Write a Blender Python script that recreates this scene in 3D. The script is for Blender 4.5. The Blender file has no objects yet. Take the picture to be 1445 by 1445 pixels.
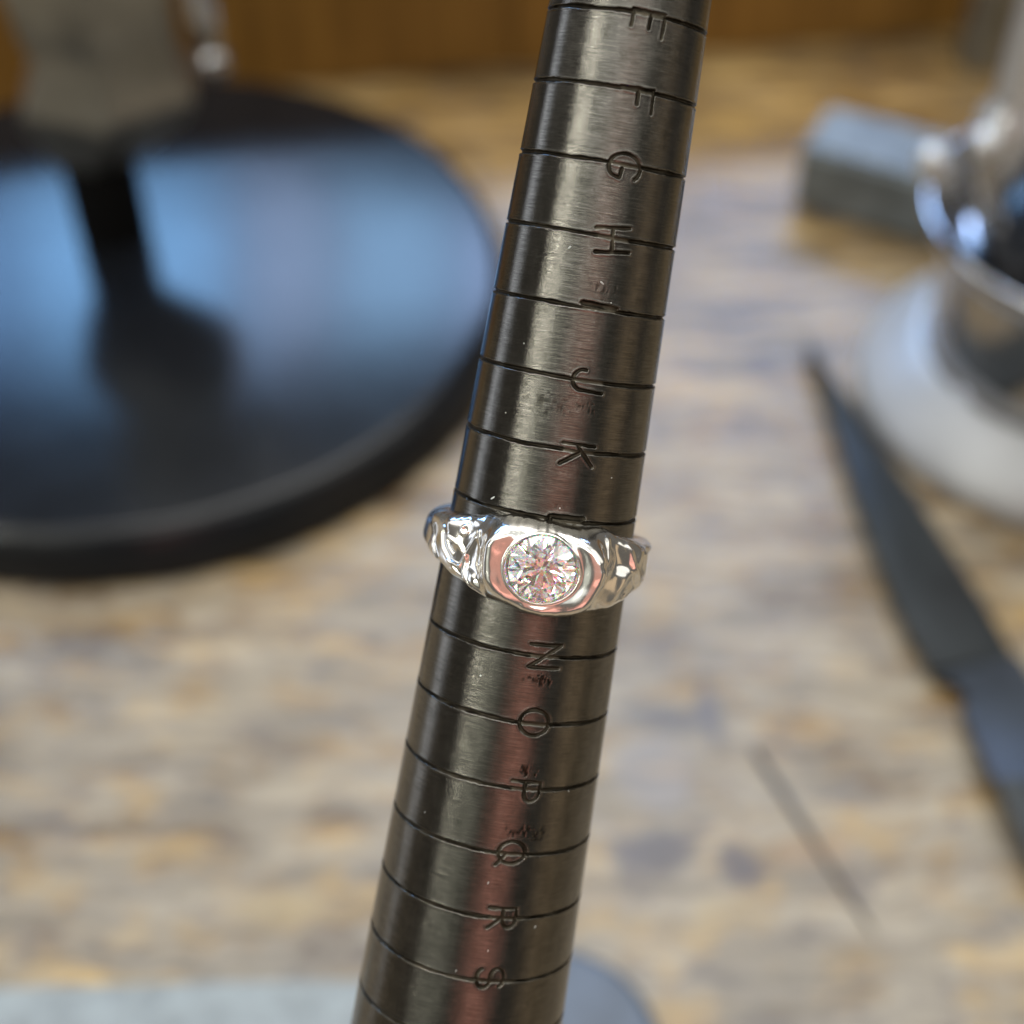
import bpy, bmesh, math, random
import numpy as np
from mathutils import Matrix, Vector

random.seed(7)
rng = np.random.default_rng(11)
S = bpy.context.scene
COL = S.collection
MM = 0.001

# ------------------------------------------------------------------ camera
cam_d = bpy.data.cameras.new("camera")
cam = bpy.data.objects.new("camera", cam_d)
COL.objects.link(cam)
PITCH = 46.5
cam.location = (0, 0, 0.276)
cam.rotation_euler = (math.radians(90 - PITCH), 0, 0)
cam_d.sensor_width = 36
cam_d.lens = 36 * 2150 / 1445
cam_d.clip_start = 0.01
cam_d.clip_end = 50
cam_d.dof.use_dof = True
cam_d.dof.focus_distance = 0.1275
cam_d.dof.aperture_fstop = cam_d.lens / 3.7
cam_d.dof.aperture_blades = 0
S.camera = cam

# ------------------------------------------------------------------ world and lamps
W = bpy.data.worlds.new("World")
S.world = W
W.use_nodes = True
bg = W.node_tree.nodes["Background"]
bg.inputs[0].default_value = (1.0, 0.93, 0.82, 1)
bg.inputs[1].default_value = 0.12


def area_lamp(name, loc, target, sx, sy, radiance, col):
    d = bpy.data.lights.new(name, 'AREA')
    d.shape = 'RECTANGLE'
    d.size, d.size_y = sx, sy
    d.energy = radiance * math.pi * sx * sy
    d.color = col
    o = bpy.data.objects.new(name, d)
    o.location = loc
    o.rotation_euler = (Vector(target) - Vector(loc)).to_track_quat('-Z', 'Y').to_euler()
    COL.objects.link(o)
    return o


# tall window behind the bench: panes of sky and cloud between the mullions
for k, (xa, xb, rad, colr) in enumerate(((-1.25, -.66, 11.0, (.24, .50, 1.0)), (-.64, -.37, 20.0, (.25, .55, 1.0)), (-.345, -.235, 14.0, (.48, .64, 1.0)),
                                         (-.215, -.02, 17.0, (.34, .62, 1.0)), (.0, .75, 17.0, (.42, .60, 1.0)))):
    area_lamp("window_pane", ((xa + xb) / 2, 1.60, 0.985), ((xa + xb) / 2, 0.34, 0), xb - xa, 0.23, rad, colr)
area_lamp("skylight", (0.05, 0.75, 1.30), (0.0, 0.25, 0), 0.95, 0.80, 4.3, (1.0, 0.975, 0.93))
area_lamp("ceiling_light", (0.0, -0.15, 1.70), (0.0, -0.15, 0), 3.0, 2.5, 0.62, (0.97, 1.0, 0.97))
for cx, cy, cz, ry in ((-0.35, -0.62, 1.45, 12), (0.30, -0.85, 1.30, -20), (0.05, -0.25, 1.6, 75)):
    o = area_lamp("sparkle_strip", (cx, cy, cz), (0.0, 0.0, 0.17), 0.9, 0.10, 5.0, (1.0, 0.99, 0.93))  # unseen strips, added to make the stone sparkle
    o.rotation_euler.rotate_axis('Z', math.radians(ry))
# unseen area lights placed round the mandrel's axis for reflections in steel and silver
M_POS = Vector((0.003, 0.0944, 0.178))
M_EX = Vector((-0.04972899, -0.80201761, 0.59522666))
M_EY = Vector((-0.98561996, 0.13577129, 0.10059543))
M_DZ = Vector((-0.161494, -0.58166477, -0.79723634))


def side_lamp(name, phi, width, dist, length, radiance, col, tilt=.165):
    a = math.radians(phi)
    dr = (M_EX * math.cos(a) + M_EY * math.sin(a)) * math.sqrt(1 - tilt * tilt) + M_DZ * tilt
    o = area_lamp(name, M_POS + dr * dist, M_POS, 2 * dist * math.tan(math.radians(width / 2)), length, radiance, col)
    z = -(M_POS - o.location).normalized()
    y = (M_DZ - z * M_DZ.dot(z)).normalized()
    x = y.cross(z)
    o.rotation_euler = Matrix((x, y, z)).transposed().to_euler()
    return o


side_lamp("hand_tint_light", -12, 30, .45, .30, .44, (1.0, .38, .27), .14)  # pink area light, added in place of the hand at the camera
side_lamp("hand_tint_light", -15, 22, .45, .22, .85, (1.0, .42, .34), .48)  # second unseen pink light, added for the mandrel's lower half
side_lamp("room_lamp", 33, 30, .75, .62, .44, (.96, 1.0, .86))
side_lamp("small_lamp", 44, 2.0, .9, .40, 30.0, (1.0, .98, .86), -.10)
side_lamp("small_lamp", 30, 1.6, .9, .20, 12.0, (1.0, .98, .86), -.05)
side_lamp("ring_fill", 62, 56, 1.0, .50, 1.2, (1.0, .98, .93), -.62)  # unseen fill, added to brighten the ring's sides
side_lamp("ring_fill", -62, 50, 1.0, .50, 1.1, (1.0, .97, .90), -.62)  # matching unseen fill, added on the other side of the ring
side_lamp("far_window", 100, 12, .8, .7, 1.7, (.80, .87, 1.0), .0)
side_lamp("wood_tint_light", -74, 20, .8, .5, .46, (1.0, .70, .40))  # unseen warm light, added in place of brown wood mirrored in the steel

S.render.engine = 'CYCLES'
S.cycles.use_denoising = True
S.cycles.max_bounces = 24
S.cycles.transmission_bounces = 20
S.cycles.glossy_bounces = 10
S.cycles.transparent_max_bounces = 8
S.cycles.sample_clamp_indirect = 12
S.view_settings.view_transform = 'Standard'
S.view_settings.look = 'None'
S.view_settings.exposure = 0
S.view_settings.gamma = 1


# ------------------------------------------------------------------ helpers
def mat(name):
    m = bpy.data.materials.new(name)
    m.use_nodes = True
    nt = m.node_tree
    return m, nt, nt.nodes["Principled BSDF"]


def N(nt, kind, **kw):
    n = nt.nodes.new(kind)
    for k, v in kw.items():
        if k.startswith('i_'):
            n.inputs[k[2:].replace('_', ' ')].default_value = v
        else:
            setattr(n, k, v)
    return n


def ramp(nt, fac, stops):
    r = nt.nodes.new('ShaderNodeValToRGB')
    e = r.color_ramp.elements
    e[0].position, e[0].color = stops[0][0], (*stops[0][1], 1)
    e[1].position, e[1].color = stops[1][0], (*stops[1][1], 1)
    for p, c in stops[2:]:
        k = e.new(p)
        k.color = (*c, 1)
    nt.links.new(fac, r.inputs[0])
    return r


def mixc(nt, fac, a, b, blend='MIX'):
    m = nt.nodes.new('ShaderNodeMix')
    m.data_type = 'RGBA'
    m.blend_type = blend
    for sock, v in ((m.inputs[0], fac), (m.inputs[6], a), (m.inputs[7], b)):
        if hasattr(v, 'links'):
            nt.links.new(v, sock)
        else:
            sock.default_value = v if not isinstance(v, tuple) or len(v) == 4 else (*v, 1)
    return m.outputs[2]


def noise(nt, vec, scale, detail=4, rough=0.5, mscale=None, mloc=(0, 0, 0)):
    if mscale is not None:
        mp = N(nt, 'ShaderNodeMapping')
        mp.inputs['Scale'].default_value = mscale
        mp.inputs['Location'].default_value = mloc
        nt.links.new(vec, mp.inputs[0])
        vec = mp.outputs[0]
    n = N(nt, 'ShaderNodeTexNoise', i_Scale=scale, i_Detail=detail, i_Roughness=rough)
    nt.links.new(vec, n.inputs['Vector'])
    return n.outputs[0]


def bump(nt, height, strength, dist, bsdf, normal=None):
    b = N(nt, 'ShaderNodeBump', i_Strength=strength, i_Distance=dist)
    nt.links.new(height, b.inputs['Height'])
    if normal is not None:
        nt.links.new(normal, b.inputs['Normal'])
    nt.links.new(b.outputs[0], bsdf.inputs['Normal'])
    return b.outputs[0]


def link_mesh(name, verts, faces, material, parent=None, smooth=True):
    me = bpy.data.meshes.new(name)
    me.from_pydata([tuple(v) for v in verts], [], [tuple(f) for f in faces])
    me.update()
    if smooth:
        me.shade_smooth()
    if material:
        me.materials.append(material)
    o = bpy.data.objects.new(name, me)
    COL.objects.link(o)
    if parent:
        o.parent = parent
    return o


def from_bm(name, bm, material, parent=None, smooth=True, angle=35):
    bmesh.ops.recalc_face_normals(bm, faces=bm.faces)
    me = bpy.data.meshes.new(name)
    bm.to_mesh(me)
    bm.free()
    me.materials.append(material)
    if smooth:
        me.shade_smooth()
        me.set_sharp_from_angle(angle=math.radians(angle))
    o = bpy.data.objects.new(name, me)
    COL.objects.link(o)
    if parent:
        o.parent = parent
    return o


def empty(name, loc=(0, 0, 0), matrix=None):
    o = bpy.data.objects.new(name, None)
    o.empty_display_size = 0.01
    COL.objects.link(o)
    if matrix is not None:
        o.matrix_world = matrix
    else:
        o.location = loc
    return o


def tag(o, label, cat, group=None):
    o['label'] = label
    o['category'] = cat
    if group:
        o['group'] = group
    return o


def lathe(name, prof, material, parent=None, seg=96, loc=(0, 0, 0), rot=None, angle=40):
    """prof: list of (radius, z) in mm, revolved about local Z"""
    bm = bmesh.new()
    rings = []
    for r, z in prof:
        if r < 1e-6:
            rings.append([bm.verts.new((0, 0, z * MM))])
        else:
            rings.append([bm.verts.new((r * MM * math.cos(2 * math.pi * k / seg), r * MM * math.sin(2 * math.pi * k / seg), z * MM)) for k in range(seg)])
    for a, b in zip(rings, rings[1:]):
        for k in range(seg):
            k2 = (k + 1) % seg
            if len(a) == 1 and len(b) == 1:
                continue
            if len(a) == 1:
                bm.faces.new((a[0], b[k], b[k2]))
            elif len(b) == 1:
                bm.faces.new((a[k], b[0], a[k2]))
            else:
                bm.faces.new((a[k], b[k], b[k2], a[k2]))
    o = from_bm(name, bm, material, parent, angle=angle)
    o.location = [c * MM for c in loc]
    if rot is not None:
        o.rotation_mode = 'QUATERNION'
        o.rotation_quaternion = rot
    return o


def rounded(pts, r, n=5):
    """round the corners of an open profile (list of (r,z)); r radius in mm"""
    out = [pts[0]]
    for a, b, c in zip(pts, pts[1:], pts[2:]):
        A, B, Cc = np.array(a, float), np.array(b, float), np.array(c, float)
        u, v = A - B, Cc - B
        lu, lv = np.linalg.norm(u), np.linalg.norm(v)
        k = min(r, lu * .45, lv * .45)
        p, q = B + u / lu * k, B + v / lv * k
        for t in np.linspace(0, 1, n):
            out.append(tuple((1 - t) ** 2 * p + 2 * t * (1 - t) * B + t * t * q))
    out.append(pts[-1])
    return out


def prism(name, outline, z0, z1, material, parent=None, bevel=0.6, loc=(0, 0, 0), seg=2):
    bm = bmesh.new()
    f = bm.faces.new([bm.verts.new((x * MM, y * MM, z0 * MM)) for x, y in outline])
    r = bmesh.ops.extrude_face_region(bm, geom=[f])
    vs = [g for g in r['geom'] if isinstance(g, bmesh.types.BMVert)]
    bmesh.ops.translate(bm, verts=vs, vec=(0, 0, (z1 - z0) * MM))
    if bevel:
        bmesh.ops.bevel(bm, geom=list(bm.edges), offset=bevel * MM, segments=seg, affect='EDGES', clamp_overlap=True)
    o = from_bm(name, bm, material, parent)
    o.location = [c * MM for c in loc]
    return o


def along(p, q):
    d = Vector(q) - Vector(p)
    return Vector((0, 0, 1)).rotation_difference(d), d.length


# ------------------------------------------------------------------ materials
# worn bench wood
m_bench, nt, b = mat("worn_bench_wood")
tc = N(nt, 'ShaderNodeTexCoord').outputs['Object']
warp = N(nt, 'ShaderNodeVectorMath', operation='MULTIPLY_ADD')
wn = N(nt, 'ShaderNodeTexNoise', i_Scale=55.0, i_Detail=3.0)
nt.links.new(tc, wn.inputs['Vector'])
nt.links.new(wn.outputs[1], warp.inputs[0])
warp.inputs[1].default_value = (0.010, 0.010, 0)
nt.links.new(tc, warp.inputs[2])
wv = warp.outputs[0]
grain = noise(nt, wv, 60, 5, .62, (0.32, 2.2, 1))
patch = noise(nt, wv, 58, 5, .66, (0.8, 1.2, 1), (3.1, 1.7, 0))
patch2 = noise(nt, wv, 120, 5, .7, (0.7, 1.2, 1), (.3, 7.7, 0))
broad = noise(nt, tc, 7, 2, .5, (1, 1, 1), (5.2, .4, 0))
c1 = ramp(nt, grain, [(.38, (.09, .050, .017)), (.48, (.27, .165, .052)), (.58, (.46, .31, .115))]).outputs[0]
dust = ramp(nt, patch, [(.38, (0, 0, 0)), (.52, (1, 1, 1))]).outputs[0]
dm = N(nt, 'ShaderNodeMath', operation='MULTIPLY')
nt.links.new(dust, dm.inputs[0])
sheen_y = N(nt, 'ShaderNodeSeparateXYZ')
nt.links.new(wv, sheen_y.inputs[0])
wear = N(nt, 'ShaderNodeMapRange', i_From_Min=.44, i_From_Max=.22, i_To_Min=.10, i_To_Max=.95)  # dust grows towards the near side, painting in the sky's sheen
nt.links.new(sheen_y.outputs[1], wear.inputs[0])
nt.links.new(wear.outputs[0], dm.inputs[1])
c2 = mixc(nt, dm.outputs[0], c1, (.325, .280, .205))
fine = noise(nt, wv, 230, 4, .7, (0.10, 1.0, 1), (2.2, 3.1, 0))
fl = ramp(nt, fine, [(.36, (.45, .42, .38)), (.58, (1.12, 1.1, 1.08))]).outputs[0]
c2 = mixc(nt, .8, c2, fl, 'MULTIPLY')
blo = ramp(nt, patch2, [(.32, (1, 1, 1)), (.48, (0, 0, 0))]).outputs[0]
blm = N(nt, 'ShaderNodeMath', operation='MULTIPLY')
nt.links.new(blo, blm.inputs[0])
blm.inputs[1].default_value = .92
c3 = mixc(nt, blm.outputs[0], c2, (.115, .092, .08))
# ochre worn-through spots
och = ramp(nt, noise(nt, wv, 60, 3, .5, (0.7, 1.4, 1), (9.3, 2.2, 0)), [(.60, (0, 0, 0)), (.72, (1, 1, 1))]).outputs[0]
om = N(nt, 'ShaderNodeMath', operation='MULTIPLY')
nt.links.new(och, om.inputs[0])
om.inputs[1].default_value = .5
c3 = mixc(nt, om.outputs[0], c3, (.48, .31, .11))


def blotch(col_in, x, y, rx, ry, colour, amount):
    mp = N(nt, 'ShaderNodeMapping', vector_type='TEXTURE')
    mp.inputs['Location'].default_value = (x * MM + .005, y * MM + .005, 0)
    mp.inputs['Scale'].default_value = (rx * MM, ry * MM, 1)
    nt.links.new(wv, mp.inputs[0])
    ln = N(nt, 'ShaderNodeVectorMath', operation='LENGTH')
    sp = N(nt, 'ShaderNodeVectorMath', operation='MULTIPLY')
    sp.inputs[1].default_value = (1, 1, 0)
    nt.links.new(mp.outputs[0], sp.inputs[0])
    nt.links.new(sp.outputs[0], ln.inputs[0])
    r = ramp(nt, ln.outputs['Value'], [(.55, (amount,) * 3), (1.0, (0, 0, 0))]).outputs[0]
    return mixc(nt, r, col_in, colour)


c3 = blotch(c3, 46.8, 162.0, 5.5, 6.5, (.055, .045, .055), .9)
c3 = blotch(c3, 29, 165, 11, 7, (.085, .075, .08), .9)  # soft-edged dark patch to the right of the mandrel
c3 = blotch(c3, 35, 199, 13, 4, (.10, .095, .10), .85)
c3 = blotch(c3, 31, 184, 11, 11, (.20, .195, .215), .55)
c3 = blotch(c3, 44, 200, 2.2, 10, (.10, .095, .11), .85)
c3 = blotch(c3, 44, 151, 10, 6, (.45, .34, .17), .5)
c3 = blotch(c3, 62, 165, 11, 4.5, (.34, .21, .10), .6)
c3 = blotch(c3, -46, 152, 12, 4.5, (.44, .33, .15), .55)
cool = ramp(nt, broad, [(.40, (0, 0, 0)), (.62, (.55, .55, .55))]).outputs[0]
b2 = ramp(nt, noise(nt, tc, 26, 4, .6, (.7, 1, 1), (1.3, 6.1, 0)), [(.36, (.52, .50, .50)), (.56, (1.06, 1.04, 1.0))]).outputs[0]
c3 = mixc(nt, .8, c3, b2, 'MULTIPLY')
c3 = mixc(nt, cool, c3, (.80, .86, 1.0), 'MULTIPLY')
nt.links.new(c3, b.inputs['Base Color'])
rr = ramp(nt, patch, [(.3, (.27,) * 3), (.7, (.42,) * 3)]).outputs[0]
nt.links.new(rr, b.inputs['Roughness'])
b.inputs['Specular IOR Level'].default_value = .60
add = N(nt, 'ShaderNodeMath', operation='ADD')
nt.links.new(grain, add.inputs[0])
nt.links.new(patch2, add.inputs[1])
bump(nt, add.outputs[0], .35, .0012, b)

# warm varnished back boards
m_board, nt, b = mat("varnished_board_wood")
tc = N(nt, 'ShaderNodeTexCoord').outputs['Object']
oi = N(nt, 'ShaderNodeObjectInfo').outputs['Random']
g = noise(nt, tc, 90, 5, .6, (1.6, .6, .12))
col = ramp(nt, g, [(.3, (.20, .094, .014)), (.7, (.34, .17, .030))]).outputs[0]
v = N(nt, 'ShaderNodeMapRange', i_To_Min=.72, i_To_Max=.92)
nt.links.new(oi, v.inputs[0])
hsv = N(nt, 'ShaderNodeHueSaturation')
nt.links.new(v.outputs[0], hsv.inputs['Value'])
nt.links.new(col, hsv.inputs['Color'])
nt.links.new(hsv.outputs[0], b.inputs['Base Color'])
b.inputs['Roughness'].default_value = .5
bump(nt, g, .2, .0006, b)

# turned steel of the mandrel
def steel_body(name, base_lo, base_hi, rough, aniso, scr):
    m, nt, b = mat(name)
    uv = N(nt, 'ShaderNodeUVMap', uv_map='unrolled').outputs[0]
    sc1 = noise(nt, uv, 1.0, 4, .6, (0.45, 15.0, 1))
    sc2 = noise(nt, uv, 1.0, 3, .6, (1.1, 36.0, 1), (3, 9, 0))
    blot = noise(nt, uv, 1.0, 4, .6, (.8, .35, 1), (1.2, 5, 0))
    spots = noise(nt, uv, 1.0, 3, .6, (3.0, 3.4, 1), (8, 2, 0))
    mixv = N(nt, 'ShaderNodeMath', operation='MULTIPLY_ADD')
    nt.links.new(sc1, mixv.inputs[0])
    mixv.inputs[1].default_value = .70
    mul = N(nt, 'ShaderNodeMath', operation='MULTIPLY')
    nt.links.new(blot, mul.inputs[0])
    mul.inputs[1].default_value = .30
    nt.links.new(mul.outputs[0], mixv.inputs[2])
    col = ramp(nt, mixv.outputs[0], [(.33, base_lo), (.62, base_hi)]).outputs[0]
    sp = ramp(nt, spots, [(.70, (0, 0, 0)), (.80, (.55,) * 3)]).outputs[0]
    col = mixc(nt, sp, col, (.10, .09, .07))
    gr = N(nt, 'ShaderNodeAttribute', attribute_name='grime').outputs['Fac']
    col = mixc(nt, gr, col, (.030, .025, .018))
    nt.links.new(col, b.inputs['Base Color'])
    b.inputs['Metallic'].default_value = 1
    rg = N(nt, 'ShaderNodeMapRange', i_To_Min=rough - .06, i_To_Max=rough + .10)
    nt.links.new(sc2, rg.inputs[0])
    nt.links.new(rg.outputs[0], b.inputs['Roughness'])
    b.inputs['Anisotropic'].default_value = aniso
    b.inputs['Anisotropic Rotation'].default_value = .25
    tg = N(nt, 'ShaderNodeTangent', direction_type='UV_MAP', uv_map='unrolled')
    nt.links.new(tg.outputs[0], b.inputs['Tangent'])
    ad = N(nt, 'ShaderNodeMath', operation='ADD')
    nt.links.new(sc1, ad.inputs[0])
    nt.links.new(sc2, ad.inputs[1])
    bump(nt, ad.outputs[0], scr, .00006, b)
    return m


m_steel = steel_body("turned_steel", (.075, .072, .063), (.21, .20, .18), .16, .85, .20)
m_cut = steel_body("cut_steel_with_grime", (.018, .016, .012), (.13, .115, .085), .38, .0, .5)

# polished silver
m_silver, nt, b = mat("polished_silver")
b.inputs['Base Color'].default_value = (.93, .91, .87, 1)
b.inputs['Metallic'].default_value = 1
tc = N(nt, 'ShaderNodeTexCoord').outputs['Object']
n1 = noise(nt, tc, 900, 3, .6)
r = N(nt, 'ShaderNodeMapRange', i_To_Min=.10, i_To_Max=.24)
nt.links.new(n1, r.inputs[0])
nt.links.new(r.outputs[0], b.inputs['Roughness'])
bump(nt, noise(nt, tc, 1600, 3, .6), .10, .0001, b)

# diamond with a little dispersion
m_gem = bpy.data.materials.new("diamond")
m_gem.use_nodes = True
nt = m_gem.node_tree
nt.nodes.clear()
out = N(nt, 'ShaderNodeOutputMaterial')
prev = None
for colr, ior in (((.72, .72, .72, 1), 2.418), ((.28, 0, 0, 1), 2.400), ((0, .28, 0, 1), 2.420), ((0, 0, .28, 1), 2.446)):
    g = N(nt, 'ShaderNodeBsdfGlass', i_IOR=ior, i_Roughness=0.0)
    g.inputs['Color'].default_value = colr
    if prev is None:
        prev = g
    else:
        a = N(nt, 'ShaderNodeAddShader')
        nt.links.new(prev.outputs[0], a.inputs[0])
        nt.links.new(g.outputs[0], a.inputs[1])
        prev = a
nt.links.new(prev.outputs[0], out.inputs[0])


def simple(name, col, rough, metal=0.0, var=.15, scale=120, bumpd=.0002, bstr=.15, coat=0.0, spec=.5):
    m, nt, b = mat(name)
    tc = N(nt, 'ShaderNodeTexCoord').outputs['Object']
    n = noise(nt, tc, scale, 4, .6)
    lo = tuple(c * (1 - var) for c in col)
    hi = tuple(min(1, c * (1 + var)) for c in col)
    nt.links.new(ramp(nt, n, [(.3, lo), (.7, hi)]).outputs[0], b.inputs['Base Color'])
    rg = N(nt, 'ShaderNodeMapRange', i_To_Min=rough * .85, i_To_Max=min(1, rough * 1.15))
    nt.links.new(n, rg.inputs[0])
    nt.links.new(rg.outputs[0], b.inputs['Roughness'])
    b.inputs['Metallic'].default_value = metal
    b.inputs['Coat Weight'].default_value = coat
    b.inputs['Specular IOR Level'].default_value = spec
    bump(nt, n, bstr, bumpd, b)
    return m


m_blackpaint = simple("black_enamel", (.008, .009, .011), .18, scale=60, bumpd=.0004, bstr=.12, spec=.30)
m_blackrubber = simple("matt_black_plastic", (.004, .004, .004), .7, spec=.15)
m_cast = simple("grey_cast_metal", (.28, .285, .27), .30, .85, .3, 60)
m_chrome = simple("chrome_plate", (.48, .48, .49), .12, 1.0, .05, 40, bstr=.03)
m_satin = simple("satin_aluminium", (.46, .47, .48), .42, .25, .10, 50)
m_pearl = simple("bright_satin_metal", (.62, .63, .64), .28, .6, .06, 50)
m_blocksteel = simple("ground_steel_block", (.15, .17, .175), .45, .15, .45, 90, .0006, .4)
m_blade = simple("dark_blade_steel", (.035, .04, .042), .40, .45, .3, 70, .0004, .3)
m_ricasso = simple("blade_steel_sky_tint", (.05, .06, .075), .36, .6, .25, 70, .0004, .3)  # same steel, with the sky's blue reflection put into its colour
m_needle = simple("dark_needle_steel", (.075, .075, .085), .5, .3)
m_plate = simple("pale_metal_sheet", (.25, .28, .285), .5, .15, .28, 170, .0008, .5)
m_discsteel = simple("blue_grey_steel", (.085, .105, .135), .45, .3, .2, 120)
m_dust = simple("pale_dust", (.75, .78, .76), .8)

# ------------------------------------------------------------------ setting: bench
def slab(name, x0, x1, y0, y1, z0, z1, material, parent=None, bevel=0.0):
    bm = bmesh.new()
    bmesh.ops.create_cube(bm, size=1)
    for vtx in bm.verts:
        vtx.co = Vector((x0 if vtx.co.x < 0 else x1, y0 if vtx.co.y < 0 else y1, z0 if vtx.co.z < 0 else z1)) * MM
    if bevel:
        bmesh.ops.bevel(bm, geom=list(bm.edges), offset=bevel * MM, segments=2, affect='EDGES')
    return from_bm(name, bm, material, parent)


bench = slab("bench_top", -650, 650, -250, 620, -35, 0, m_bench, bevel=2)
bench['kind'] = 'structure'

back = empty("bench_back", (0.0, 0.4735, 0.0))
back.rotation_euler = (0, 0, math.radians(9.0))
back['kind'] = 'structure'
x = -420.0
k = 0
widths = [150, 142, 128, 146, 152, 138, 120]
for k, w in enumerate(widths):
    bo = slab("board", x + .15, x + w - .15, 0 + (k % 3) * .4, 18 + (k % 3) * .4, 0.3, 58 + (k * 7 % 5) * .5, m_board, back, bevel=.4)
    x += w

# ------------------------------------------------------------------ mandrel
PX = Vector((2.991, 94.3605, 177.949)) * MM
EX = Vector((-0.04972899, -0.80201761, 0.59522666))
EY = Vector((-0.98561996, 0.13577129, 0.10059543))
DZ = Vector((-0.161494, -0.58166477, -0.79723634))
MAT = Matrix(((EX.x, EY.x, DZ.x, PX.x), (EX.y, EY.y, DZ.y, PX.y), (EX.z, EY.z, DZ.z, PX.z), (0, 0, 0, 1)))
STEP = 5.93219
TAPER = 0.199 / STEP


def cone(s):
    return 8.2 + s * TAPER


def arc(cx, cy, rx, ry, a0, a1, n=14):
    return [(cx + rx * math.cos(math.radians(a)), cy + ry * math.sin(math.radians(a))) for a in np.linspace(a0, a1, n)]


GLYPH = {
    'A': [[(0, 0), (.5, 1), (1, 0)], [(.2, .38), (.8, .38)]],
    'D': [[(.05, 0), (.05, 1)], [(.05, 1)] + arc(.35, .5, .6, .5, 90, -90) + [(.05, 0)]],
    'E': [[(.05, 0), (.05, 1)], [(.05, 1), (.95, 1)], [(.05, .55), (.70, .55)], [(.05, .02), (.70, .02)]],
    'F': [[(.02, 0), (.02, 1)], [(.02, 1), (.98, 1)], [(.02, .52), (.66, .52)]],
    'G': [arc(.5, .5, .48, .5, 50, 320, 22) + [(.90, .42), (.55, .42)]],
    'H': [[(.02, 0), (.02, 1)], [(.98, 0), (.98, 1)], [(.02, .48), (.98, .48)]],
    'I': [[(.5, 0), (.5, 1)]],
    'J': [[(.92, 1), (.92, .30)] + arc(.50, .30, .42, .30, 0, -190, 14)],
    'K': [[(.02, 0), (.02, 1)], [(.95, 1), (.10, .46)], [(.32, .60), (.98, 0)]],
    'L': [[(.02, 1), (.02, 0), (.95, 0)]],
    'N': [[(.02, 0), (.02, 1), (.98, 0), (.98, 1)]],
    'O': [arc(.5, .5, .5, .5, 0, 360, 30)],
    'P': [[(.05, 0), (.05, 1)], [(.05, 1), (.5, 1)] + arc(.5, .73, .45, .27, 90, -90) + [(.05, .46)]],
    'Q': [arc(.48, .52, .48, .48, 0, 360, 30), [(.55, .30), (1.0, -.04)]],
    'R': [[(.05, 0), (.05, 1)], [(.05, 1), (.5, 1)] + arc(.5, .75, .42, .25, 90, -90) + [(.05, .5)], [(.45, .5), (.98, 0)]],
    'S': [arc(.5, .74, .42, .25, 25, 270, 14) + arc(.5, .25, .44, .25, 90, -160, 14)],
    'T': [[(.5, 0), (.5, 1)], [(0, 1), (1, 1)]],
}
# letter: theta centre (deg), offset along axis from its line, cap height, width, tilt, depth
LET = {'E': (-14.3, .66, 2.75, 2.0, 2, 1.0), 'F': (-15.2, .78, 2.8, 1.9, -2, 1.0), 'G': (-14.7, .24, 2.75, 2.25, 8, .9),
       'H': (-14.8, .18, 2.9, 2.05, -7, .9), 'I': (-13.3, -.31, 2.9, 1.6, 3, 1.15), 'J': (-13.9, 0, 2.7, 2.0, 2, 1.05),
       'K': (-14.7, .31, 2.8, 1.85, 1, .9), 'L': (-14.4, .62, 2.9, 1.8, -1, 1.25), 'N': (-14.8, -.03, 2.7, 2.1, -2, .9),
       'O': (-14.8, -.06, 2.6, 2.3, 0, .8), 'P': (-16.0, .20, 2.55, 1.95, 2, .95), 'Q': (-13.9, -.07, 2.5, 2.1, -6, .75),
       'R': (-14.8, 0.02, 2.45, 2.0, -1, .8), 'S': (-13.6, -.28, 2.5, 2.1, -3, .85), 'T': (-14.2, .1, 2.5, 2.0, 0, .8)}
first = ord('E')


def idx(ch):
    return ord(ch) - first


# rows along the axis: dense at the lines and letters
rows = [-66.0, -65.6]
lo_i, hi_i = -4, 21
s_edges = []
dense_lo, dense_hi = -1.5, 1.95
sv = -66.0
allrows = set([-66.0, 95.0])
for i in range(lo_i, hi_i + 1):
    base = (i - 7) * STEP
    inview = -1 <= i <= 16 and i != 8
    if inview:
        for q in np.arange(dense_lo, dense_hi + .001, .05):
            allrows.add(round(base + q, 4))
        for q in np.arange(dense_hi + .2, STEP + dense_lo - .05, .3):
            allrows.add(round(base + q, 4))
    else:
        for q in (-.3, -.2, -.12, -.06, 0, .06, .12, .2, .3, 1.5, 3, 4.5):
            allrows.add(round(base + q, 4))
rows = np.array(sorted(allrows))
thl = [-180 + 4.0 * k for k in range(21)]                     # far side
thl = list(np.arange(-180, -98, 4.0)) + list(np.arange(-98, -28, 1.0)) + list(np.arange(-28, -1, .34)) + list(np.arange(-1, 98, 1.0)) + list(np.arange(98, 180, 4.0))
th = np.array(thl)
TT, SS = np.meshgrid(th, rows)                                # [row, col]


def vnoise(x, y, seed):
    """smooth value noise"""
    r = np.random.default_rng(seed)
    tab = r.random((64, 64))
    xi, yi = np.floor(x).astype(int), np.floor(y).astype(int)
    fx, fy = x - xi, y - yi
    fx, fy = fx * fx * (3 - 2 * fx), fy * fy * (3 - 2 * fy)
    g = lambda a, c: tab[a % 64, c % 64]
    return ((g(xi, yi) * (1 - fx) + g(xi + 1, yi) * fx) * (1 - fy) + (g(xi, yi + 1) * (1 - fx) + g(xi + 1, yi + 1) * fx) * fy) * 2 - 1


def sstep(a, b, x):
    t = np.clip((x - a) / (b - a), 0, 1)
    return t * t * (3 - 2 * t)


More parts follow.
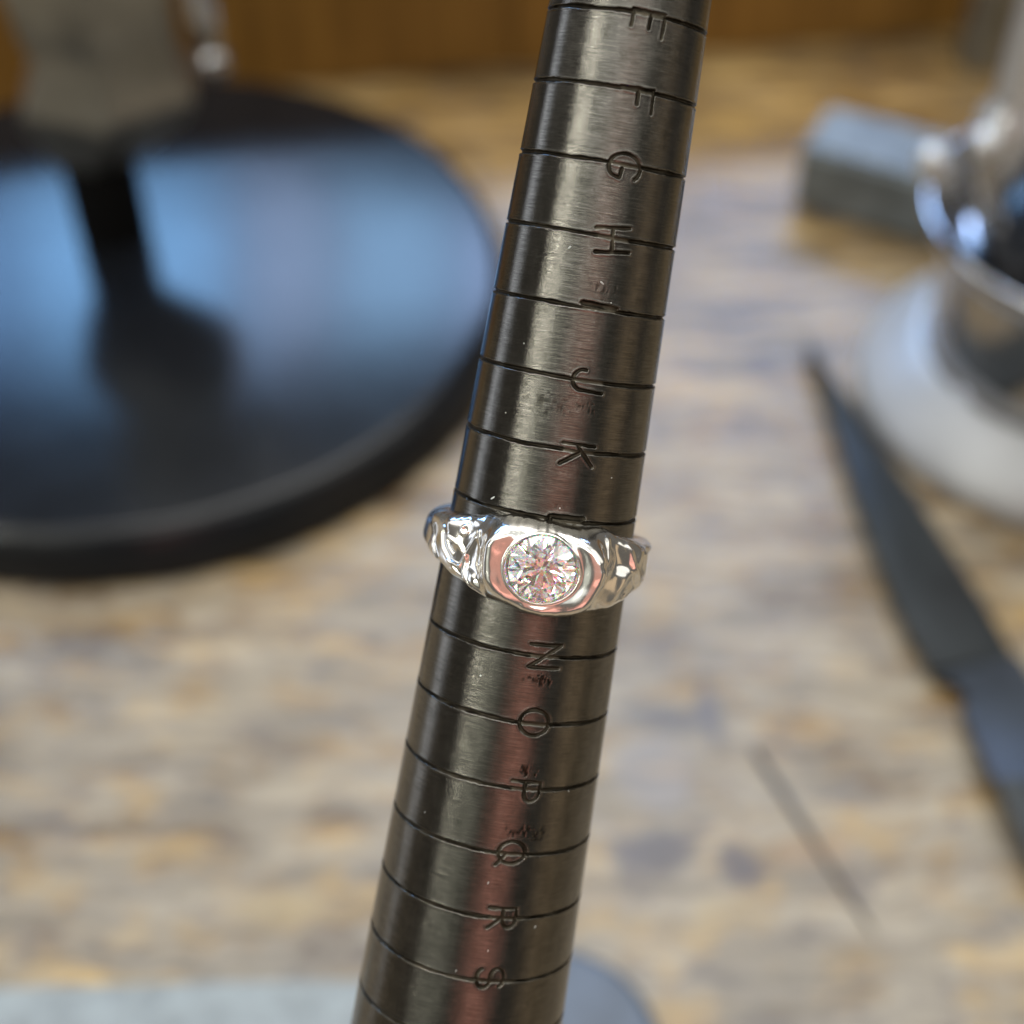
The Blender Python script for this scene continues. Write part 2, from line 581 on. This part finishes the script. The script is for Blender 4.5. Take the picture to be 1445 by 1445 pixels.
RB = cone(SS)
depth = np.zeros_like(SS)
owner = np.full(SS.shape, -1)                                  # -1 body, 0..99 groove, 100.. letter
ridge = np.zeros_like(SS)
grime = np.zeros_like(SS)
mmx = np.radians(TT) * RB
for i in range(lo_i, hi_i + 1):
    base = (i - 7) * STEP
    q = SS - base - .05 * vnoise(mmx * .35, np.full_like(SS, i * 3.3), 3) - .018 * vnoise(mmx * 2.6, np.full_like(SS, i * 5.1), 4)
    hw = .165 + .045 * vnoise(mmx * .5, np.full_like(SS, i * 1.7), 5) + .03 * vnoise(mmx * 3.1, np.full_like(SS, i * 2.9), 8)
    amp = .24 * (1 + .45 * vnoise(mmx * .9, np.full_like(SS, i * 2.3), 6))
    g = amp * np.clip(1 - (np.abs(q) / np.maximum(hw, .07)) ** 2.2, 0, None) ** .8
    # the line dies out under the stamped letter
    ch = chr(first + i)
    if ch in LET:
        tc_, off, cap, wid, tilt, dep = LET[ch]
        lx = (TT - tc_) / 180 * math.pi * RB
        g = g * (1 - .72 * (1 - sstep(cap * .42, cap * .58, np.abs(lx + .05))))
    new = g > depth
    owner = np.where(new & (g > .035), i + 10, owner)
    depth = np.maximum(depth, g)
    ridge += .034 * np.exp(-((q - hw - .09) / .07) ** 2) * (.6 + .6 * vnoise(mmx * 2.2, np.full_like(SS, i * 4.1), 9))
    ridge += .014 * np.exp(-((q + hw + .09) / .07) ** 2)
for ch, (tc_, off, cap, wid, tilt, dep) in LET.items():
    base = (idx(ch) - 7) * STEP + off
    R0 = cone(base)
    sel = (np.abs(SS - base) < 2.2) & (np.abs(TT - tc_) < 14)
    x_up = -(TT[sel] - tc_) / 180 * math.pi * R0               # letter up = towards negative theta
    y_rt = SS[sel] - base                                      # letter right = towards thick end
    ct, st_ = math.cos(math.radians(tilt)), math.sin(math.radians(tilt))
    u = (y_rt * ct - x_up * st_)
    v_ = (x_up * ct + y_rt * st_)
    u = u + .03 * vnoise(u * 2.5, v_ * 2.5, ord(ch))
    best = np.full(u.shape, 9.0)
    for st in GLYPH[ch]:
        P = np.array([((a - .5) * wid, (c - .5) * cap) for a, c in st])
        for p, r in zip(P, P[1:]):
            dd = r - p
            L2 = max(dd @ dd, 1e-9)
            t = np.clip(((u - p[0]) * dd[0] + (v_ - p[1]) * dd[1]) / L2, 0, 1)
            best = np.minimum(best, np.hypot(u - p[0] - t * dd[0], v_ - p[1] - t * dd[1]))
    hw = (.26 if ch in 'IL' else .155) + .04 * vnoise(u * 1.3 + 7, v_ * 1.3, ord(ch) + 50)
    fade = .78 + .5 * vnoise(u * .9, v_ * .9, ord(ch) + 90)
    g = .24 * dep * fade * np.clip(1 - (best / hw) ** 2.4, 0, None) ** .75
    bl = ridge[sel]
    bl += .020 * np.exp(-((best - hw - .09) / .07) ** 2)
    ridge[sel] = bl
    d0 = depth[sel]
    ow = owner[sel]
    ow = np.where((g > d0) & (g > .03), 100 + ord(ch), ow)
    depth[sel] = np.maximum(d0, g)
    owner[sel] = ow
# dirt and pitting beside some letters
for (t0, s0, wt, ws, seed, amt) in ((-14.5, 13.9, 1.5, .55, 21, .9), (-17.5, 13.9, .6, .5, 22, .9), (-16.5, 22.1, .95, .5, 23, 1.2), (-20.5, 27.6, 2.2, .8, 24, .8), (-10, -1.2, 1.0, .3, 26, .3),
                                    (-15, -9.6, 1.1, .5, 27, .6), (-14.5, -19.6, 1.2, .5, 28, .5), (8, -9.5, 2.0, 1.0, 29, .5), (-16, 7.5, 2, 1, 30, .6)):
    lx = (TT - t0) / 180 * math.pi * RB
    env = np.exp(-(lx / wt) ** 2 - ((SS - s0) / ws) ** 2)
    nz = vnoise(mmx * 4.2, SS * 4.2, seed) + .6 * vnoise(mmx * 9, SS * 9, seed + 40)
    hit = sstep(.25, .7, nz * env * 1.4 + env * .25) * min(1, amt)
    grime = np.maximum(grime, hit)
    depth = np.maximum(depth, .03 * hit)
grime = np.maximum(grime, .55 * sstep(.05, .14, depth) * (owner >= 0))
RR = RB - depth + ridge * (depth < .02) + .006 * vnoise(mmx * .75 + 20, SS * .012 + 5, 33) + .0016 * vnoise(mmx * 2.6 + 20, SS * .03 + 5, 34)
tr = np.radians(TT)
VX = np.stack([RR * np.cos(tr), RR * np.sin(tr), SS], -1) * MM


def grid_normals(V):
    d1 = np.roll(V, -1, 1) - np.roll(V, 1, 1)
    d0 = np.empty_like(V)
    d0[1:-1] = V[2:] - V[:-2]
    d0[0], d0[-1] = V[1] - V[0], V[-1] - V[-2]
    n = np.cross(d1, d0)
    n /= np.linalg.norm(n, axis=-1, keepdims=True) + 1e-12
    rad = np.stack([V[..., 0], V[..., 1], 0 * V[..., 2]], -1)
    sgn = np.sign((n * rad).sum(-1, keepdims=True).mean())
    return n * (sgn if sgn != 0 else 1)


NV = grid_normals(VX)
nr, nc = TT.shape
I0 = np.arange(nr * nc).reshape(nr, nc)
quads = np.stack([I0[:-1, :], np.roll(I0, -1, 1)[:-1, :], np.roll(I0, -1, 1)[1:, :], I0[1:, :]], -1).reshape(-1, 4)
fo = owner.reshape(-1)[quads]
face_owner = fo.max(1)
cnt = (fo >= 0).sum(1)
face_owner = np.where(cnt >= 2, face_owner, -1)


def sub_mesh(name, fsel, material, parent, uvmul=True):
    fq = quads[fsel]
    used, inv = np.unique(fq, return_inverse=True)
    inv = inv.reshape(fq.shape)
    me = bpy.data.meshes.new(name)
    me.from_pydata(VX.reshape(-1, 3)[used].tolist(), [], inv.tolist())
    me.update()
    me.shade_smooth()
    uvl = me.uv_layers.new(name='unrolled')
    U = np.stack([mmx.reshape(-1)[used], SS.reshape(-1)[used]], -1)
    lv = np.empty(len(me.loops), dtype=np.int32)
    me.loops.foreach_get('vertex_index', lv)
    uvl.data.foreach_set('uv', U[lv].astype(np.float32).reshape(-1))
    at = me.attributes.new('grime', 'FLOAT', 'POINT')
    at.data.foreach_set('value', grime.reshape(-1)[used].astype(np.float32))
    me.normals_split_custom_set_from_vertices(NV.reshape(-1, 3)[used].tolist())
    me.materials.append(material)
    o = bpy.data.objects.new(name, me)
    COL.objects.link(o)
    o.parent = parent
    return o


mandrel = empty("ring_mandrel", matrix=MAT)
tag(mandrel, "dark steel tapered ring mandrel with engraved size lines and stamped letters", "ring mandrel")
# make the far seam column close properly: th starts at -180 and ends below 180, wrap joins them
sub_mesh("tapered_body", face_owner < 0, m_steel, mandrel)
for i in range(lo_i, hi_i + 1):
    f_ = face_owner == i + 10
    if f_.any():
        o = sub_mesh("size_line", f_, m_cut, mandrel)
for ch in LET:
    f_ = face_owner == 100 + ord(ch)
    if f_.any():
        o = sub_mesh("stamped_letter", f_, m_cut, mandrel)
        o['label'] = "stamped size letter %s" % ch
# tip and plain grip below the graduated cone, its end resting on the bench
lathe("tip", rounded([(cone(-66) - .01, -66), (5.3, -69), (0, -69.2)], 1.0), m_blackrubber, mandrel, 64)
lathe("grip", rounded([(cone(95) + .0, 95), (10.2, 97), (10.2, 205), (0, 205)], 1.5), m_needle, mandrel, 64)

# ------------------------------------------------------------------ ring
ring = empty("diamond_ring", matrix=MAT @ Matrix.Translation((0, 0, 3.9 * MM)))
tag(ring, "silver ring with molten texture and round clear stone pushed onto the mandrel", "ring")
TH0, S0 = -3.2, 3.72
top_c = np.array([(-180, 2.4), (-110, 2.35), (-86, 2.17), (-56, 1.05), (-38, .30), (-27, .30), (-9.4, .15), (3.4, .10), (17.5, .10), (30.5, .55), (49, 1.3), (85, 2.1), (110, 2.3), (180, 2.4)])
bot_c = np.array([(-180, 5.3), (-110, 4.6), (-86, 4.9), (-72, 5.85), (-55, 6.75), (-37, 7.6), (-24, 7.75), (-18, 8.05), (-6, 8.45), (1, 8.15), (8.3, 7.75), (21, 7.6), (34, 7.1), (58, 6.2), (79, 5.85), (110, 5.4), (180, 5.3)])
rth = np.concatenate([np.arange(-180, -100, 2.5), np.arange(-100, 100, .32), np.arange(100, 180, 2.5)])
NT = 150
tt = np.sin(np.linspace(-1, 1, NT) * math.pi / 2 * .93) / math.sin(math.pi / 2 * .93)
NI = 12
ti = np.linspace(1, -1, NI + 2)[1:-1]
Th, T = np.meshgrid(rth, tt, indexing='ij')


def edge_curve(c, x, seed):
    y = np.interp(x, c[:, 0], c[:, 1])
    ker = np.ones(9) / 9
    y = np.convolve(np.pad(y, 4, mode='edge'), ker, 'valid')
    return y + .07 * vnoise(x * .16 + 40, 0 * x + 1.5, seed) + .04 * vnoise(x * .5 + 40, 0 * x + 2.5, seed + 1)


sT = edge_curve(top_c, rth, 61)[:, None]
sB = edge_curve(bot_c, rth, 63)[:, None]
Sx = (sT + sB) / 2 + T * (sB - sT) / 2
thick = np.interp(rth, [-180, -110, -85, -40, -20, 0, 30, 60, 88, 120, 180], [1.2, 1.6, 1.95, 1.85, 1.75, 1.7, 1.65, 1.55, 1.5, 1.3, 1.2])[:, None]
A = np.radians(Th - TH0) * 10.6
B = Sx - S0
rho = np.hypot(A, B * .98)
E8 = np.clip(1 - np.abs(T) ** 7, 0, 1) ** .55
clear = .05 + .42 * sstep(25, 80, Th) * (1 - sstep(110, 150, Th)) * sstep(.6, -.6, T) * 0 + .05
rin = cone(Sx) + .06
Hh = thick * (1.0 + 0 * T)
# boss round the stone
wob = 1 + .10 * vnoise(A * .33 + 20, B * .33 + 20, 71)
boss = 1.30 * (1 - sstep(3.5, 7.4, rho * wob))
collar = (.13 + .05 * vnoise(A * 1.1 + 15, B * 1.1 + 15, 80)) * np.exp(-((rho - 2.87 - .05 * vnoise(A * .9 + 5, B * .9 + 5, 81)) / .11) ** 2)
collar += .22 * sstep(2.8, 4.15, rho) * (1 - sstep(4.0, 5.3, rho * wob)) * (1 + .35 * vnoise(A * .4 + 9, B * .4 + 9, 73))
collar += (.12 * vnoise(A * .5 + 30, B * .5 + 30, 74) + .035 * vnoise(A * 1.2 + 3, B * 1.2 + 3, 79)) * sstep(2.9, 3.5, rho)
# hammered / molten texture away from the stone
side = sstep(3.9, 5.0, rho)


def facets(x, y, seed, cell, slope):
    r = np.random.default_rng(seed)
    n = 44
    px = (r.random(n) - .5) * 34
    py = r.random(n) * 11 - 5
    gx, gy = r.normal(0, slope, n), r.normal(0, slope, n)
    hz = r.normal(0, .05, n)
    d = np.stack([np.hypot((x - a), (y - c) * 1.1) for a, c in zip(px, py)], 0)
    w = np.exp(-(d - d.min(0)) * 2.6)
    pl = np.stack([h + g1 * (x - a) + g2 * (y - c) for a, c, g1, g2, h in zip(px, py, gx, gy, hz)], 0)
    return (w * pl).sum(0) / w.sum(0)


hm = facets(A, B, 83, 2.0, .24)
tex = hm * 1.0 + .09 * vnoise(A * .6 + 11, B * .7 + 11, 85)


def ridge_line(pts, h, w):
    P = [(math.radians(a - TH0) * 10.6, s - S0) for a, s in pts]
    best = np.full(A.shape, 99.0)
    for p, q in zip(P, P[1:]):
        dx, dy = q[0] - p[0], q[1] - p[1]
        L2 = dx * dx + dy * dy + 1e-9
        t = np.clip(((A - p[0]) * dx + (B - p[1]) * dy) / L2, 0, 1)
        best = np.minimum(best, np.hypot(A - p[0] - t * dx, B - p[1] - t * dy))
    return h * np.exp(-(best / w) ** 2)


loops = ridge_line([(57.3, 2.7), (57.3, 3.36), (53.5, 4.45), (46.9, 5.23), (38.9, 5.47), (36.6, 4.43), (41.3, 3.56), (48.4, 3.2), (57.3, 2.7)], .17, .17)
loops += ridge_line([(52, 3.3), (49, 4.2), (45, 4.6)], .13, .15)
loops += ridge_line([(68, 3.1), (64, 4.6), (58, 5.6)], .16, .22)
loops += ridge_line([(46.5, 5.2), (40, 6.0), (33, 6.5)], .12, .15)
loops += ridge_line([(31, 2.6), (35.9, 4.2), (35.2, 5.7), (29.8, 6.7), (21, 7.3)], .20, .20)
loops += ridge_line([(30, 2.0), (27, 3.2), (27, 4.6), (24, 5.6)], .13, .22)
dr = np.hypot(math.pi / 180 * 10.6 * (Th - 39.3), Sx - 2.26)
loops += .16 * np.exp(-((dr - .36) / .15) ** 2)
loops += ridge_line([(-35, .9), (-33.5, 2.5), (-30, 4.4), (-29.7, 6.1)], .16, .26)
loops += ridge_line([(-48, 1.3), (-52, 3.2), (-60, 4.6)], .14, .25)
loops += ridge_line([(-62, 2.2), (-66, 3.6), (-72, 4.4)], .16, .25)
loops -= .16 * np.exp(-(np.hypot((Th + 28.5) * .185, Sx - 2.75) / .34) ** 2)
loops -= .20 * np.exp(-(np.hypot((Th + 51) * .185, Sx - 5.75) / .25) ** 2)
wleft = sstep(8, 24, Th)
wright = sstep(-22, -34, Th)
tex_w = sstep(3.7, 4.8, rho) * np.clip(wright * 1.0 + wleft * .40 + .15, 0, 1)
Hh = Hh + boss + collar * sstep(6, 4.6, rho) + tex * tex_w + 1.3 * loops * np.maximum(side, sstep(3.6, 4.2, rho))
# keep the lip in one plane across the stone
flat = 1 - sstep(4.2, 5.6, rho)
Hh += flat * 11.3 * (1 / np.cos(np.radians(np.clip(Th - TH0, -40, 40))) - 1)
Hh = np.maximum(Hh * E8, .02)
# the seat
seat = sstep(2.76, 2.66, rho)
Hh = Hh * (1 - seat) + np.minimum(Hh, .30) * seat
Ro = rin + Hh
Thi, Ti = np.meshgrid(rth, ti, indexing='ij')
Si = (sT + sB) / 2 + Ti * (sB - sT) / 2
Ri = cone(Si) + .045
ALLT = np.concatenate([Th, Thi], 1)
ALLS = np.concatenate([Sx, Si], 1)
ALLR = np.concatenate([Ro, Ri], 1)
al = np.radians(ALLT)
RV = np.stack([ALLR * np.cos(al), ALLR * np.sin(al), ALLS - 3.9], -1) * MM
n0, n1 = ALLT.shape
J0 = np.arange(n0 * n1).reshape(n0, n1)
rq = np.stack([J0, np.roll(J0, -1, 0), np.roll(np.roll(J0, -1, 0), -1, 1), np.roll(J0, -1, 1)], -1).reshape(-1, 4)
rho_all = np.concatenate([rho, np.full(Thi.shape, 99.0)], 1).reshape(-1)
# normals from the whole surface
fv = RV.reshape(-1, 3)
fn = np.cross(fv[rq[:, 2]] - fv[rq[:, 0]], fv[rq[:, 3]] - fv[rq[:, 1]])
vn = np.zeros_like(fv)
for c_ in range(4):
    np.add.at(vn, rq[:, c_], fn)
vn /= np.linalg.norm(vn, axis=1, keepdims=True) + 1e-15
cen = (fv.reshape(n0, n1, 3)[:, NT // 2]).reshape(-1, 3)
if (vn.reshape(n0, n1, 3)[:, NT // 2] * cen).sum(1).mean() < 0:
    rq = rq[:, ::-1]
    vn = -vn


def ring_part(name, fsel):
    fq = rq[fsel]
    used, inv = np.unique(fq, return_inverse=True)
    inv = inv.reshape(fq.shape)
    me = bpy.data.meshes.new(name)
    me.from_pydata(fv[used].tolist(), [], inv.tolist())
    me.update()
    me.shade_smooth()
    me.normals_split_custom_set_from_vertices(vn[used].tolist())
    me.materials.append(m_silver)
    o = bpy.data.objects.new(name, me)
    COL.objects.link(o)
    o.parent = ring
    return o


fr = rho_all[rq].mean(1)
ring_part("band", fr >= 4.35)
ring_part("bezel", fr < 4.35)

# round brilliant stone
def brilliant(R):
    zt, zg, zc = .305, -.05, -.91
    rt = .55
    V, F = [], []
    add = lambda p: (V.append(p), len(V) - 1)[1]
    pol = lambda r, a, z: (r * math.cos(math.radians(a)), r * math.sin(math.radians(a)), z)
    m = zt / (1 - rt)
    r2 = .765
    tab = [add(pol(rt, 45 * k, zt)) for k in range(8)]
    mid = [add(pol(r2, 45 * k + 22.5, zt - m * (r2 * math.cos(math.radians(22.5)) - rt))) for k in range(8)]
    gu = [add(pol(1, 22.5 * k, 0)) for k in range(16)]
    gl = [add(pol(1, 22.5 * k, zg)) for k in range(16)]
    mp = (zg - zc)
    r3 = .17
    low = [add(pol(r3, 45 * k + 22.5, zc + mp * r3 * math.cos(math.radians(22.5)))) for k in range(8)]
    cu = add((0, 0, zc))
    F.append(tab)
    for k in range(8):
        k1 = (k + 1) % 8
        km = (k - 1) % 8
        F.append([tab[k], mid[k], tab[k1]])
        F.append([tab[k], mid[km], gu[2 * k], mid[k]])
        F.append([mid[k], gu[2 * k], gu[2 * k + 1]])
        F.append([mid[k], gu[2 * k + 1], gu[(2 * k + 2) % 16]])
        F.append([cu, low[k], gl[2 * k], low[km]])
        F.append([low[k], gl[2 * k + 1], gl[2 * k]])
        F.append([low[k], gl[(2 * k + 2) % 16], gl[2 * k + 1]])
    for k in range(16):
        k1 = (k + 1) % 16
        F.append([gu[k], gl[k], gl[k1], gu[k1]])
    return [(x * R, y * R, z * R) for x, y, z in V], F


v_, f_ = brilliant(2.82 * MM)
bm = bmesh.new()
bv = [bm.verts.new(p) for p in v_]
for q in f_:
    bm.faces.new([bv[k] for k in q])
stone = from_bm("round_stone", bm, m_gem, ring, smooth=False)
stone['label'] = "round brilliant cut clear stone"
a0 = math.radians(TH0)
nrm = Vector((math.cos(a0), math.sin(a0), 0))
tx = Vector((0, 0, 1))
ty = nrm.cross(tx)
rot = Matrix((tx, ty, nrm)).transposed().to_4x4()
stone.matrix_local = Matrix.Translation(nrm * 11.30 * MM + Vector((0, 0, (S0 - 3.9) * MM))) @ rot @ Matrix.Rotation(math.radians(9), 4, 'Z') @ Matrix.Rotation(math.radians(2.5), 4, 'X')

# dust on the steel
bm = bmesh.new()
for t0, s0, L, wd, an in ((33, -.7, .55, .13, 40), (31, -14.0, .12, .1, 0), (-9, -1.0, .12, .12, 0), (35, -8, .1, .1, 0), (-4, 32.5, .28, .07, 70), (-35, 36.5, .32, .08, 60), (40, 28, .1, .1, 0), (-40, -4, .1, .1, 0), (5, 41, .3, .06, 80),
                          (-12, -20.0, .45, .10, -30), (-20, -18.5, .15, .1, 0), (12, -22.4, .35, .09, 45), (-10, 38.7, .2, .06, 80), (-44, 24, .12, .1, 0), (20, 14.5, .12, .1, 0)):
    R = cone(s0) + .02
    c_ = Vector((R * math.cos(math.radians(t0)), R * math.sin(math.radians(t0)), s0))
    n_ = Vector((math.cos(math.radians(t0)), math.sin(math.radians(t0)), 0))
    t_ = Vector((-n_.y, n_.x, 0))
    z_ = Vector((0, 0, 1))
    d_ = t_ * math.cos(math.radians(an)) + z_ * math.sin(math.radians(an))
    e_ = n_.cross(d_)
    r = bmesh.ops.create_icosphere(bm, subdivisions=1, radius=.5)
    for vv in r['verts']:
        vv.co = (c_ + d_ * vv.co.x * L + e_ * vv.co.y * wd + n_ * vv.co.z * .06) * MM
dust_o = from_bm("dust_flecks", bm, m_dust, mandrel)
dust_o['kind'] = 'stuff'

# ------------------------------------------------------------------ black round stand at the left
stand = empty("bench_stand", (-0.1055, 0.3427, 0))
tag(stand, "glossy black round stand with black post and grey cast head", "stand")
lathe("base", rounded([(0, 0), (105.8, 0), (106.6, 1.2), (106.3, 3.5), (103.6, 10.8), (100.6, 14.2), (60, 14.6), (0, 14.8)], 3.5, 8), m_blackpaint, stand, 160, angle=60)
lathe("post", rounded([(0, 14), (10.2, 14), (10.2, 52), (0, 52)], 1.5), m_blackrubber, stand, 48, loc=(-9, 18, 0), angle=60)
# cast head: faceted tapering block
bm = bmesh.new()
levels = [(38, -9.5, 10.5, 9.5), (41, -9.0, 12.5, 11), (55, -3.5, 25.5, 19), (61, -1, 26, 20), (70, 0, 20.5, 17), (80, -1, 22.5, 18), (100, -2, 24, 19), (150, -4, 27, 22), (154, -4, 24, 20)]
prev = None
for z, cx, rx, ry in levels:
    pts = []
    for k in range(6):
        a = math.radians(k * 60 + 38)
        pts.append(bm.verts.new(((cx + rx * math.cos(a)) * MM, ry * math.sin(a) * MM, z * MM)))
    if prev:
        for k in range(6):
            bm.faces.new((prev[k], prev[(k + 1) % 6], pts[(k + 1) % 6], pts[k]))
    else:
        bm.faces.new(pts[::-1])
    prev = pts
bm.faces.new(prev)
bmesh.ops.bevel(bm, geom=list(bm.edges), offset=.8 * MM, segments=2, affect='EDGES', clamp_overlap=True)
head = from_bm("cast_head", bm, m_cast, stand)
head.location = (0, 17.5 * MM, 0)
q, L = along((25, 12, 140), (29.2, 8, 76))
lev = lathe("lever", rounded([(0, 0), (4.6, 0), (4.4, L - 8), (3.0, L - 3), (3.0, L), (0, L)], 1, 4), m_chrome, stand, 32, loc=(25, 12, 140), rot=q, angle=50)
lathe("knob", [(4.6 * math.sin(math.radians(a)), 4.6 - 4.6 * math.cos(math.radians(a))) for a in range(0, 181, 12)], m_chrome, lev, 32, loc=(0, 0, L - 2), angle=80)
q, L = along((20, 16, 100), (27, 11, 104))
lathe("lever_pivot", rounded([(0, 0), (4, 0), (4, L), (0, L)], .8, 3), m_cast, stand, 24, loc=(20, 16, 100), rot=q)

# ------------------------------------------------------------------ chrome clamp at the right
clamp = empty("swivel_clamp", (0.146, 0.305, 0))
tag(clamp, "shiny chrome clamp with ball knobs on a round pale metal base", "clamp")
lathe("base", rounded([(0, 0), (52, 0), (53, 1.5), (53, 5), (50, 9), (45, 13.5), (41, 16.5), (39, 17.5), (0, 17.5)], 2, 6), m_satin, clamp, 128, angle=60)
lathe("drum", rounded([(0, 17.2), (38.3, 17.2), (37.2, 19), (37.8, 24), (39.5, 50), (42, 53), (0, 53)], 1, 4), m_chrome, clamp, 96, angle=40)
lathe("rim", rounded([(42.1, 53.2), (45, 55), (46.3, 58), (45.5, 60), (43.4, 59), (38, 54.0), (34, 53.4)], 1, 5), m_chrome, clamp, 96, angle=60)
lathe("dome", [(33, 53.5)] + [(33 * math.cos(math.radians(a)), 53.5 + 17 * math.sin(math.radians(a))) for a in range(6, 91, 7)], m_blackpaint, clamp, 80, angle=80)
for k, (ax, ay, az, lx, ly, lz, r, st) in enumerate(((-31, -3, 58, -45, -5, 73, 4.6, 1.6), (-33, -14, 66, -42, -16, 89, 3.8, 1.0))):
    q, L = along((ax, ay, az), (lx, ly, lz))
    sh = lathe("knob_shaft", rounded([(0, 0), (2.4, 0), (2.4, L), (0, L)], .6, 3), m_chrome, clamp, 24, loc=(ax, ay, az), rot=q)
    lathe("ball_knob", [(r * math.sin(math.radians(a)), (1 - math.cos(math.radians(a))) * r * st) for a in range(0, 181, 10)], m_pearl, sh, 40, loc=(0, 0, L - 4), angle=80)
lathe("spindle", rounded([(0, 0), (1.2, 0), (6.8, 18), (7.2, 26), (4.6, 30), (4.6, 84), (6.5, 87), (6.5, 96), (0, 96)], 1.2, 4), m_pearl, clamp, 40, loc=(-36, -10, 66), angle=45)

# ------------------------------------------------------------------ steel bench block
blk = prism("steel_block", [(0, 0), (96, 0), (96, 27), (0, 27)], 0.05, 21.5, m_blocksteel, bevel=1.6, loc=(86, 391.5, 0), seg=3)
blk.rotation_euler = (0, 0, math.radians(-27))
tag(blk, "grey rectangular steel block lying behind the chrome clamp", "block")

# grey upright bar at the back
up = lathe("steel_punch", rounded([(0, 0), (9, 0), (9.5, 2), (8.2, 20), (7.5, 70), (5, 95), (0, 96)], 1.2, 4), m_cast, None, 40, loc=(163, 479, 0), angle=45)
tag(up, "grey steel punch standing upright by the back board", "punch")

# ------------------------------------------------------------------ blade at the right
knife = empty("knife", (0.100, 0.205, 0))
tag(knife, "dark grey pointed steel blade with a notch lying in front of the clamp", "knife")


def blade_piece(name, outline, z_left, z_right, thick, hump=0.0, lift=None, material=None):
    """flat forged piece: outline in bench mm; height runs from z_left to z_right across its width"""
    bm = bmesh.new()
    L = [p for p in outline[0]]
    R_ = [p for p in outline[1]]
    rows_ = []
    lift = lift or [0] * len(L)
    for (lx, ly), (rx, ry), dz in zip(L, R_, lift):
        row = []
        for t in np.linspace(0, 1, 6):
            zt = z_left + (z_right - z_left) * t + hump * 4 * t * (1 - t) + dz
            row.append((lx + (rx - lx) * t - 100, ly + (ry - ly) * t - 205, zt))
        rows_.append(row)
    top = [[bm.verts.new((a * MM, c * MM, (z + thick) * MM)) for a, c, z in r] for r in rows_]
    bot = [[bm.verts.new((a * MM, c * MM, z * MM)) for a, c, z in r] for r in rows_]
    n, m_ = len(top), 6
    for i in range(n - 1):
        for k in range(m_ - 1):
            bm.faces.new((top[i][k], top[i][k + 1], top[i + 1][k + 1], top[i + 1][k]))
            bm.faces.new((bot[i][k], bot[i + 1][k], bot[i + 1][k + 1], bot[i][k + 1]))
        bm.faces.new((top[i][0], top[i + 1][0], bot[i + 1][0], bot[i][0]))
        bm.faces.new((top[i][-1], bot[i][-1], bot[i + 1][-1], top[i + 1][-1]))
    for k in range(m_ - 1):
        bm.faces.new((top[0][k], bot[0][k], bot[0][k + 1], top[0][k + 1]))
        bm.faces.new((top[-1][k], top[-1][k + 1], bot[-1][k + 1], bot[-1][k]))
    return from_bm(name, bm, material or m_blade, knife, angle=30)


blade_piece("blade", ([(81, 323), (83.2, 290), (85, 262), (88.7, 228), (93.5, 208)], [(82, 323), (92, 296), (102, 262), (110.4, 232), (114.5, 214)]), 3.4, .2, 2.0, .5)
blade_piece("ricasso", ([(93.9, 207.5), (98.4, 205.4), (100.6, 202.0), (98.2, 198.0), (98.9, 190), (100.6, 178)], [(114.7, 213.5), (115.3, 210), (116, 206), (116.8, 202), (118.2, 192), (119.5, 178)]), 1.6, 1.7, 2.4, 0, [0, .35, .8, 1.3, 2.2, 3.6], m_ricasso)
blade_piece("tang", ([(100.7, 177.6), (104.4, 161), (112, 130)], [(119.6, 177.6), (122, 161), (127, 130)]), 2.2, .3, 2.3, .6, [3.4, 2.2, .2])

# thin needle
p, q_ = (52.6, 190.6, .75), (72.3, 144.8, .75)
q, L = along(p, q_)
nd = lathe("needle", [(0, 0), (.75, .8), (.75, L * .40), (.45, L * .5), (.38, L - 6), (0, L)], m_needle, None, 16, loc=p, rot=q, angle=50)
tag(nd, "thin dark steel needle lying on the bench beside the blade", "needle")

# pale sheet at the near edge
sh = prism("metal_sheet", [(-125, 60), (-14, 60), (-16, 100), (-18, 137.6), (-30, 136.6), (-60, 136.2), (-98, 135), (-125, 134)], .1, 1.3, m_plate, bevel=.3)
tag(sh, "pale grey metal sheet at the near left edge of the bench", "metal sheet")
dk = lathe("steel_disc", rounded([(0, .05), (19.5, .05), (20, 1), (20, 5), (18.5, 6.4), (0, 6.4)], .8, 4), m_discsteel, None, 96, loc=(7.5, 121, 0), angle=50)
tag(dk, "blue grey round steel disc lying low beside the mandrel", "steel disc")
